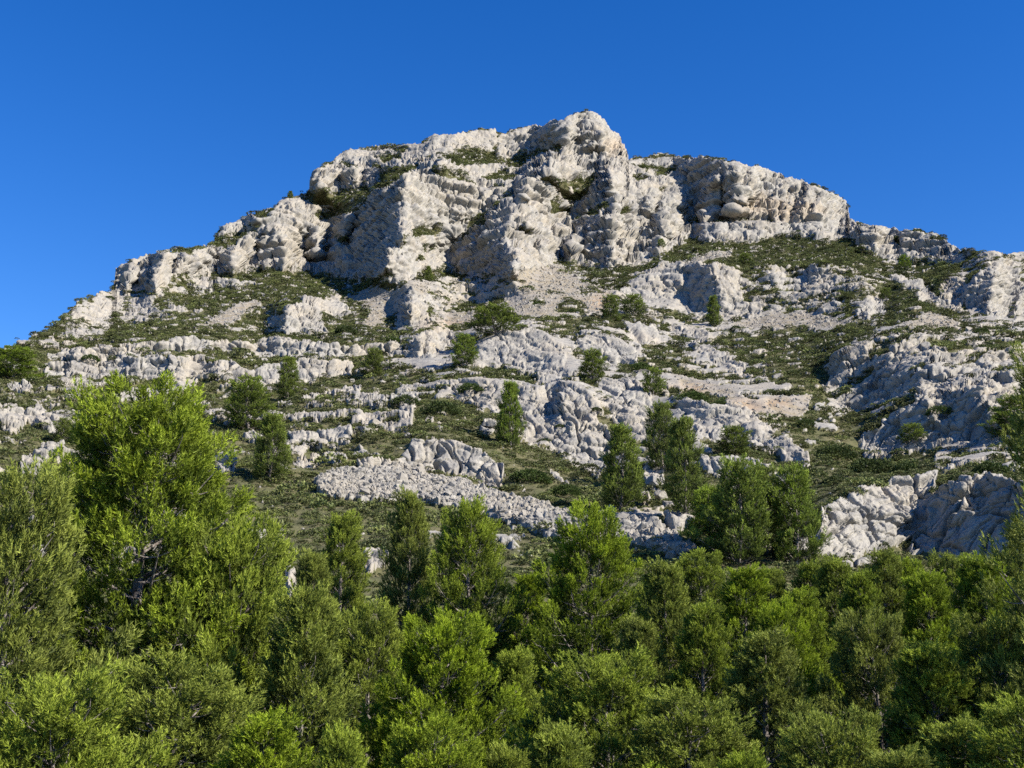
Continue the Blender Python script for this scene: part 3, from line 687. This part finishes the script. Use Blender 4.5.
# (u, row of the top, width in pixels, distance, kind, label)
WOOD = [
 (148, 374, 320, 24, 'hero', 'tallest pine, bright yellow-green, its split top standing against the scrub at left'),
 (10, 462, 190, 20, 'b', 'bright pine cut by the left edge, beside the tallest pine'),
 (238, 512, 170, 22.5, 'c', 'sunlit pine leaning on the right shoulder of the tallest pine'),
 (305, 578, 150, 20.5, 'a', 'bright pine with upright shoots, just right of the tallest pine at half its height'),
 (48, 648, 230, 14.5, 'c', 'broad low pine filling the bottom left corner'),
 (180, 640, 210, 17.5, 'b', 'dense pine at the foot of the tallest pine'),
 (265, 690, 170, 15, 'a', 'pine with grey bare twigs at the bottom, right of the corner pine'),
 (342, 702, 90, 14, 'd', 'small bright pine top at the bottom, like a candle'),
 (345, 508, 74, 43, 'd', 'slim pine standing against the brown scrub left of the stone scree'),
 (308, 545, 70, 39, 'd', 'thin dull pine between the tallest pine and the slim one'),
 (408, 487, 84, 40, 'a', 'dark pointed pine below the left end of the stone scree'),
 (466, 497, 104, 38, 'b', 'rounded pine right of the dark pointed one, under the scree'),
 (592, 500, 132, 37, 'b', 'large dark pine whose top cuts across the stone scree'),
 (532, 566, 74, 41, 'd', 'thin pine in the gap left of the large dark pine'),
 (366, 596, 120, 30, 'b', 'medium pine below the slim pine and the dark pointed pine'),
 (446, 604, 150, 26, 'c', 'bright bushy pine in the middle left of the wood'),
 (516, 640, 90, 30, 'd', 'shaded pine deep between the two bright pines of the middle'),
 (600, 640, 180, 23, 'c', 'bright broad pine low in the middle of the wood'),
 (664, 556, 110, 34, 'a', 'sunlit pine right against the large dark pine'),
 (704, 596, 110, 32, 'a', 'pine stepping down below the sunlit pine, right of the middle'),
 (560, 706, 130, 18, 'a', 'low pine at the bottom edge, just right of the middle'),
 (436, 700, 150, 18, 'b', 'bright pine at the bottom edge below the bushy pine'),
 (504, 728, 90, 19, 'd', 'small pine at the bottom edge, dead centre'),
 (690, 676, 160, 21, 'b', 'pine with thin crown and bare twigs, low right of the middle'),
 (766, 622, 140, 26, 'a', 'round pine two steps right of the large dark pine'),
 (826, 694, 160, 19, 'c', 'broad pine near the bottom edge, right of the round pine'),
 (752, 560, 92, 40, 'd', 'narrow pine below the twin trees by the grey slab'),
 (800, 582, 100, 36, 'a', 'pointed pine in the second row under the white cliff'),
 (838, 552, 96, 43, 'a', 'pine touching the foot of the white cliff at lower right'),
 (886, 546, 84, 46, 'a', 'greyish pine top just under the cleft of the lower right cliff'),
 (930, 566, 104, 41, 'a', 'pine below the shaded corner of the lower right cliff'),
 (985, 552, 110, 42, 'a', 'pine in front of the blue-shaded cliff wall'),
 (870, 604, 120, 32, 'c', 'dense pine in the third row, right part of the wood'),
 (932, 632, 140, 27, 'a', 'large pine in the middle of the right part of the wood'),
 (1000, 606, 150, 28, 'c', 'large pine near the right edge, behind the corner pines'),
 (962, 700, 170, 19, 'a', 'dark pine at the bottom, near the right corner'),
 (1036, 680, 170, 18, 'b', 'pine cut by the bottom right corner'),
 (740, 730, 130, 16, 'a', 'pine at the bottom edge between the thin-crowned and the broad one'),
 (822, 748, 130, 13, 'b', 'bright yellow-green pine top peeping over the bottom edge at right'),
 (900, 726, 120, 17, 'd', 'shaded pine low between the broad pine and the dark one'),
 (1052, 346, 150, 27, 'e', 'tall thin pine cut by the right edge, reaching up over the rocks'),
 (120, 742, 150, 12, 'd', 'lowest pine top at the bottom left, under the dense pine'),
 (640, 744, 120, 15, 'd', 'lowest pine top at the bottom edge, right of the middle'),
 (700, 544, 84, 47, 'b', 'pine at the lower tip of the scree'),
 (668, 590, 90, 38, 'd', 'small pine filling the gap below the sunlit pine by the scree tip'),
 (862, 566, 84, 40, 'a', 'pointed pine a step below the foot of the white lower cliff'),
 (908, 552, 84, 47, 'b', 'far pine touching the shaded cleft of the lower right cliff'),
 (958, 548, 88, 48, 'c', 'far round pine under the blue-shaded wall'),
 (1012, 545, 90, 47, 'a', 'far pine at the right end of the blue-shaded wall'),
 (816, 556, 76, 46, 'd', 'slim pine by the left foot of the white lower cliff'),
 (780, 596, 96, 33, 'b', 'pine in the second row, below the narrow one'),
 (772, 562, 80, 46, 'a', 'small pine at the foot of the full pine below the grey slab'),
 (640, 610, 100, 32, 'a', 'pointed pine just below the large dark pine'),
 (1190, 520, 200, 28, 'c', 'broad pine well past the right edge'), (1260, 540, 180, 36, 'a', 'farther pine well past the right edge'),
 (-240, 520, 200, 30, 'a', 'farther pine well past the left edge'),
 (-90, 500, 200, 24, 'b', 'pine just past the left edge'), (1130, 560, 190, 30, 'b', 'pine just past the right edge'), (-160, 560, 220, 18, 'c', 'low pine past the left edge'),
]
def top_z(u, v, r):
    d = ray(np.array(float(u)), np.array(float(v))); return EYE[2] + r / math.hypot(d[0], d[1]) * d[2]
for i, (u, v, wpx, r, kind, lab) in enumerate(WOOD):
    d = ray(np.array(float(u)), np.array(float(min(v + 60, 700)))); x, y = d[0] / math.hypot(d[0], d[1]) * r, d[1] / math.hypot(d[0], d[1]) * r
    g = hollow(CX + FPX * math.cos(PITCH) * x / y, r); zt = top_z(u, v, r); Hh = zt - g[2]
    plant_pine(kind, (x, y, g[2] - .1), max(2.5, Hh - .35), wpx / FPX * r / 2 * (1.12 if r < 28 else 1.0), lab, FG, i * 2.4 + .5)
SLOPE = [  # trees on the slope: u, base row, height px, width px, kind, label
 (249, 428, 52, 48, 'm', 'broad dark pine on the scrub slope, left of the white ledges end'),
 (287, 398, 42, 26, 'n', 'narrow pine just behind and right of the broad slope pine'),
 (267, 478, 64, 42, 'n', 'leaning pine on the scrub below the broad slope pine'),
 (62, 440, 26, 22, 'm', 'small dull pine in the scrub at far left'),
 (14, 377, 32, 46, 'm', 'dark round pine on the skyline shoulder at far left'),
 (372, 374, 28, 24, 'm', 'small round pine at the right end of the white ledge band'),
 (462, 366, 32, 26, 'm', 'small pine between the tilted grey rock and the pale slabs'),
 (497, 336, 27, 48, 'f', 'wide bushy green pine on top of the pale slabs, mid slope'),
 (512, 446, 64, 30, 'n', 'slender pine against the tall pale rock face'),
 (620, 508, 80, 48, 'n', 'full conical pine right of the tall pale rock face'),
 (684, 522, 92, 46, 'n', 'taller conical pine beside the white boulders'),
 (664, 470, 66, 36, 'm', 'grey-green pine behind the taller conical pine'),
 (593, 380, 30, 30, 'm', 'bright green pine above the tall pale rock face'),
 (652, 396, 26, 22, 'f', 'small round pine on the pale track, mid right'),
 (714, 326, 32, 17, 'n', 'dark pine against the fluted grey buttress'),
 (612, 320, 27, 20, 'm', 'dark pine standing by the tan talus patch'),
 (632, 316, 20, 22, 'f', 'low pine right beside the dark one by the talus'),
 (428, 281, 17, 9, 'n', 'tiny dark pine at the foot of the big pale cliff'),
 (290, 199, 10, 8, 'n', 'tiny pine standing on the left skyline'),
 (736, 452, 28, 34, 'm', 'bright green pine on the grey slab at right'),
 (738, 560, 98, 64, 'm', 'wide feathery pine below the grey slab, left of a pair'),
 (796, 560, 90, 54, 'm', 'feathery pine below the grey slab, right of a pair'),
 (768, 552, 84, 56, 'm', 'full pine between the feathery pair below the grey slab'),
 (712, 548, 60, 50, 'm', 'grey-green pine behind the lower end of the scree'),
 (1012, 440, 40, 50, 'm', 'shaded pine on the rocks at the right edge'),
 (745, 264, 12, 14, 'f', 'little dark pine under the big right-hand cliff'),
 (905, 270, 16, 12, 'f', 'little pine in the green gully below the right ridge'),
 (912, 445, 18, 24, 'f', 'yellowish small tree growing in front of the shaded overhang'),
 (885, 300, 12, 12, 'f', 'small dark pine on the green gully, halfway down'),
 (660, 252, 9, 8, 'f', 'tiny pine at the foot of the central cliff'),
]
for i, (u, v, hpx, wpx, kind, lab) in enumerate(SLOPE):
    p = hill(u, v); r = p[1]; plant_pine(kind, p - np.array([0, 0, .25]), hpx / FPX * r * 1.05, wpx / FPX * r / 2 * .98, lab, 'pines scattered on the rocky slope', i * 1.7)
# single shrubs
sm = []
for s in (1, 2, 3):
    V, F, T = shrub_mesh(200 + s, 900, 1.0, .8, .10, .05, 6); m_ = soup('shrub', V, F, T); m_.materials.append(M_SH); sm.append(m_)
SHR = [
 (806, 424, 22, 'dark round shrub below the ochre earth bank'), (835, 455, 40, 'big dark shrub left of the shaded overhang'), (870, 470, 44, 'wide green shrub under the shaded overhang'),
 (905, 468, 30, 'shrub at the right foot of the shaded overhang'), (835, 480, 26, 'shrub on the edge of the white lower cliff'), (440, 412, 40, 'broad dark juniper mound above the layered outcrop'),
 (405, 405, 30, 'dark mound left of the broad juniper'), (530, 478, 40, 'dark shrub mound right of the layered outcrop'), (565, 492, 34, 'long low shrub above the scree'),
 (545, 440, 22, 'green shrub at the foot of the tall pale face'), (880, 354, 14, 'bright small shrub on the right-hand ledges'), (470, 392, 26, 'shrub against the pale lobed slab'),
 (572, 312, 16, 'oval shrub alone on the tan talus'), (536, 304, 10, 'small oval shrub alone on the talus'), (108, 300, 9, 'shrub under the leftmost tower'),
 (735, 330, 10, 'dark shrub at the tip of the tan earth patch'), (980, 335, 16, 'pale green shrub below the right buttress'), (345, 334, 22, 'shrub right of the fluted left outcrop'),
 (392, 340, 16, 'shrub below the rock pinnacle'), (240, 350, 14, 'shrub on the upper white ledge'), (90, 362, 18, 'shrub between the two white ledges at left'),
 (700, 560, 30, 'shrub at the lower end of the scree'), (760, 478, 22, 'small shrub on the grey slab'), (690, 400, 34, 'low dark shrub on the slab below the pale track'),
 (720, 404, 20, 'low shrub at the right end of the slab hollow'), (640, 372, 26, 'shrub mound above the pale track'), (940, 414, 28, 'shrub at the foot of the dark stepped wall'),
 (990, 470, 36, 'shrub on the ledge above the blue-shaded wall'), (595, 412, 14, 'shrub on the brow of the tall pale face'), (560, 428, 10, 'tiny shrub in a crack of the tall pale face'),
]
for i, (u, v, wpx, lab) in enumerate(SHR):
    p = hill(u, v); s = wpx / FPX * p[1] / 2
    o = link('shrub', sm[i % 3]); o.location = (p - np.array([0, 0, .15 * s])).tolist(); o.rotation_euler = (0, 0, i * 1.3); o.scale = (s, s, s * .85)
    o['label'] = lab; o['category'] = 'shrub'; o['group'] = 'shrubs on the slope'

# ------------------------------------------------------------------ loose blocks and boulders
def block_mesh(seed, sub=2, flat=.7):
    rs = np.random.RandomState(seed)
    import bmesh
    bm = bmesh.new(); bmesh.ops.create_icosphere(bm, subdivisions=sub, radius=1)
    pl = rs.randn(9, 3); pl /= np.linalg.norm(pl, axis=1, keepdims=True); dd = rs.uniform(.55, .85, 9)
    for vt in bm.verts:
        c = np.array(vt.co)
        for n_, k in zip(pl, dd):
            q_ = c @ n_
            if q_ > k: c = c - n_ * (q_ - k)
        c = c * (1 + .10 * rs.uniform(-1, 1) * (sub < 3)) * np.array([1.15, .9, flat]); vt.co = c.tolist()
    if sub >= 3:
        a = np.array([v.co[:] for v in bm.verts]); a *= (1 + .14 * fbm(a * 1.7 + seed, 4, seed))[:, None]
        for v, c in zip(bm.verts, a): v.co = c.tolist()
    m_ = bpy.data.meshes.new('block'); bm.to_mesh(m_); bm.free(); m_.materials.append(M_R); return m_
BLD = [(226, 466, 22, .9, 'single pale boulder on the scrub slope below the broad pine'), (655, 484, 24, .75, 'white boulder between the two conical pines, upper one'), (660, 498, 20, .8, 'cracked boulder under the white one between the conical pines'),
       (896, 338, 12, 1.0, 'white block standing on the right-hand ledges'), (970, 332, 14, .9, 'rounded pale boulder below the right buttress'), (375, 426, 16, .6, 'pale boulder in the scrub left of the juniper mound'),
       (490, 432, 18, .6, 'pale slab boulder lying on the dark scrub, left of the slender pine'), (432, 322, 7, .8, 'small white block right of the rock pinnacle')]
for i, (u, v, wpx, fl, lab) in enumerate(BLD):
    p = hill(u, v); s = wpx / FPX * p[1] / 2
    o = link('boulder', block_mesh(300 + i, 4, fl)); o.location = (p + np.array([0, 0, .25 * s])).tolist(); o.rotation_euler = (0, 0, i); o.scale = (s, s, s)
    o['label'] = lab; o['category'] = 'boulder'; o['group'] = 'boulders on the slope'

# instances scattered on points: scree stones and ground-cover scrub
def scatter(name, pts, scl, rots, protos, label):
    colp = bpy.data.collections.new(name + '_kinds')
    for m_ in protos: colp.objects.link(bpy.data.objects.new(name + '_kind', m_))
    me = bpy.data.meshes.new(name); me.vertices.add(len(pts)); me.vertices.foreach_set('co', pts.astype(np.float32).reshape(-1)); me.update()
    a = me.attributes.new('scl', 'FLOAT_VECTOR', 'POINT'); a.data.foreach_set('vector', scl.astype(np.float32).reshape(-1))
    a = me.attributes.new('rot', 'FLOAT_VECTOR', 'POINT'); a.data.foreach_set('vector', rots.astype(np.float32).reshape(-1))
    a = me.attributes.new('idx', 'INT', 'POINT'); a.data.foreach_set('value', RNG.randint(0, len(protos), len(pts)).astype(np.int32))
    o = bpy.data.objects.new(name, me); C.objects.link(o)
    ng = bpy.data.node_groups.new(name + '_scatter', 'GeometryNodeTree'); ng.interface.new_socket('Geometry', in_out='INPUT', socket_type='NodeSocketGeometry'); ng.interface.new_socket('Geometry', in_out='OUTPUT', socket_type='NodeSocketGeometry')
    nn = ng.nodes; gi = nn.new('NodeGroupInput'); go_ = nn.new('NodeGroupOutput'); ip = nn.new('GeometryNodeInstanceOnPoints'); ci = nn.new('GeometryNodeCollectionInfo')
    ci.inputs['Collection'].default_value = colp; ci.inputs['Separate Children'].default_value = True; ci.inputs['Reset Children'].default_value = True
    def na(nm, ty):
        x = nn.new('GeometryNodeInputNamedAttribute'); x.data_type = ty; x.inputs['Name'].default_value = nm; return x.outputs[0]
    L = ng.links.new
    L(gi.outputs[0], ip.inputs['Points']); L(ci.outputs[0], ip.inputs['Instance']); ip.inputs['Pick Instance'].default_value = True
    L(na('idx', 'INT'), ip.inputs['Instance Index']); L(na('rot', 'FLOAT_VECTOR'), ip.inputs['Rotation']); L(na('scl', 'FLOAT_VECTOR'), ip.inputs['Scale'])
    L(ip.outputs[0], go_.inputs[0])
    md = o.modifiers.new('scatter', 'NODES'); md.node_group = ng; o['kind'] = 'stuff'; o['label'] = label; return o
def pick_points(weight, count, vis_power=1.0):
    """cells of the mountain mesh chosen in proportion to weight x true area"""
    a = np.linalg.norm(np.cross(P[1:, :-1] - P[:-1, :-1], P[:-1, 1:] - P[:-1, :-1]), axis=-1)
    w_ = (weight[:-1, :-1] * a ** vis_power).reshape(-1); w_ = w_ / w_.sum(); c = np.searchsorted(np.cumsum(w_), RNG.rand(count)); c = np.minimum(c, len(w_) - 1)
    i, j = np.divmod(c, NC - 1); f = RNG.rand(count, 2); A = P[i, j]
    return A + (P[i + 1, j] - A) * f[:, :1] + (P[i, j + 1] - A) * f[:, 1:], i, j
ns = 12000
pts, i, j = pick_points((R_scree > .5) * 1.0, ns)
s_ = RNG.gamma(2.0, .055, ns) + .06
pts[:, 2] += s_ * .2
scatter('scree_stones', pts, np.stack([s_, s_ * RNG.uniform(.7, 1.2, ns), s_ * RNG.uniform(.6, 1, ns)], -1), RNG.uniform(0, 6.28, (ns, 3)), [block_mesh(400 + k, 1) for k in range(6)], 'broken pale stones of the scree bands below the outcrops')
ns = 16000
pts, i, j = pick_points(np.clip(R_tal + .2 * ((RK > .45) & (RK < .75)) + .05 * (RK < .45), 0, 1), ns); s_ = RNG.gamma(2., .05, ns) * (.6 + P[i, j, 1] / 250) + .05
scatter('talus_stones', pts, np.stack([s_, s_, s_ * .7], -1), RNG.uniform(0, 6.28, (ns, 3)), [block_mesh(420 + k, 1) for k in range(4)], 'small loose stones on the tan talus patches')
# scrub
protos = []
for k in range(6):
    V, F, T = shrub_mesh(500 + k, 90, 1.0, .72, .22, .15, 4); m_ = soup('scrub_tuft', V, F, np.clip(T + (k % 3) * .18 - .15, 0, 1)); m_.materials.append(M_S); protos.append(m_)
vegw = (1 - sstep(.40, .54, RK)) * (1 - sstep(.3, .6, R_scree)) * sstep(0.0, .02, t)[:, None] * np.ones_like(RK)
vis = (UU > -60) & (UU < 1084)
n1 = 40000
pts, i, j = pick_points(vegw * np.where(vis, 1, .25), n1, 1.0)
s_ = (RNG.gamma(2.6, .15, n1) + .12) * np.interp(pts[:, 1], [60, 130, 250, 380], [.8, .82, .9, .95])
nx = 9000; fi = RNG.randint(10, nf - 1, nx); fj = RNG.randint(0, NC, nx); fj = np.where(RNG.rand(nx) < .5, fj, np.where(RNG.rand(nx) < .5, RNG.randint(0, 90, nx), RNG.randint(NC - 90, NC, nx)))
px_ = FRONT[fi, fj] + RNG.uniform(-.4, .4, (nx, 3)) * np.array([1, 1, 0]); sx = RNG.gamma(2.6, .13, nx) + .1
pts = np.concatenate([pts, px_]); s_ = np.concatenate([s_, sx]); n1 += nx
pts[:, 2] -= .12 * s_
scatter('scrub', pts, np.stack([s_, s_, s_ * RNG.uniform(.5, .95, n1)], -1), np.stack([np.zeros(n1), np.zeros(n1), RNG.uniform(0, 6.28, n1)], -1), protos, 'low olive garrigue scrub covering the slopes between the rocks')
print('scattered', time.time() - T0)

# ------------------------------------------------------------------ light
SUN_EL, SUN_AZ = math.radians(36), math.radians(115)     # azimuth clockwise from +Y
sd = np.array([math.sin(SUN_AZ) * math.cos(SUN_EL), math.cos(SUN_AZ) * math.cos(SUN_EL), math.sin(SUN_EL)])
import mathutils
ld = bpy.data.lights.new('sun', 'SUN'); ld.energy = 5.0; ld.angle = math.radians(.53); ld.color = (1, .93, .82)
lo = bpy.data.objects.new('sun', ld); C.objects.link(lo); lo.rotation_euler = mathutils.Vector(sd.tolist()).to_track_quat('Z', 'Y').to_euler(); lo.location = (60, -60, 80)
wd = bpy.data.worlds.new('World'); bpy.context.scene.world = wd; wd.use_nodes = True; nt = wd.node_tree; nt.nodes.clear()
sk = nt.nodes.new('ShaderNodeTexSky'); sk.sky_type = 'NISHITA'; sk.sun_disc = False; sk.sun_elevation = SUN_EL; sk.sun_rotation = SUN_AZ
sk.altitude = 300; sk.air_density = 1.0; sk.dust_density = 0.0; sk.ozone_density = 5.0
hs = nt.nodes.new('ShaderNodeHueSaturation'); hs.inputs['Hue'].default_value = .514; hs.inputs['Saturation'].default_value = 1.30; hs.inputs['Value'].default_value = 1.0
bg = nt.nodes.new('ShaderNodeBackground'); bg.inputs[1].default_value = .092; ou = nt.nodes.new('ShaderNodeOutputWorld')
nt.links.new(sk.outputs[0], hs.inputs['Color']); nt.links.new(hs.outputs[0], bg.inputs[0]); nt.links.new(bg.outputs[0], ou.inputs[0])
sc = bpy.context.scene
sc.view_settings.view_transform = 'Standard'; sc.view_settings.look = 'None'; sc.view_settings.gamma = 1; sc.view_settings.exposure = .98
sc.render.engine = 'CYCLES'; sc.cycles.max_bounces = 4; sc.cycles.diffuse_bounces = 1; sc.cycles.transmission_bounces = 2; sc.cycles.glossy_bounces = 2
sc.cycles.use_denoising = False
print('done', time.time() - T0)
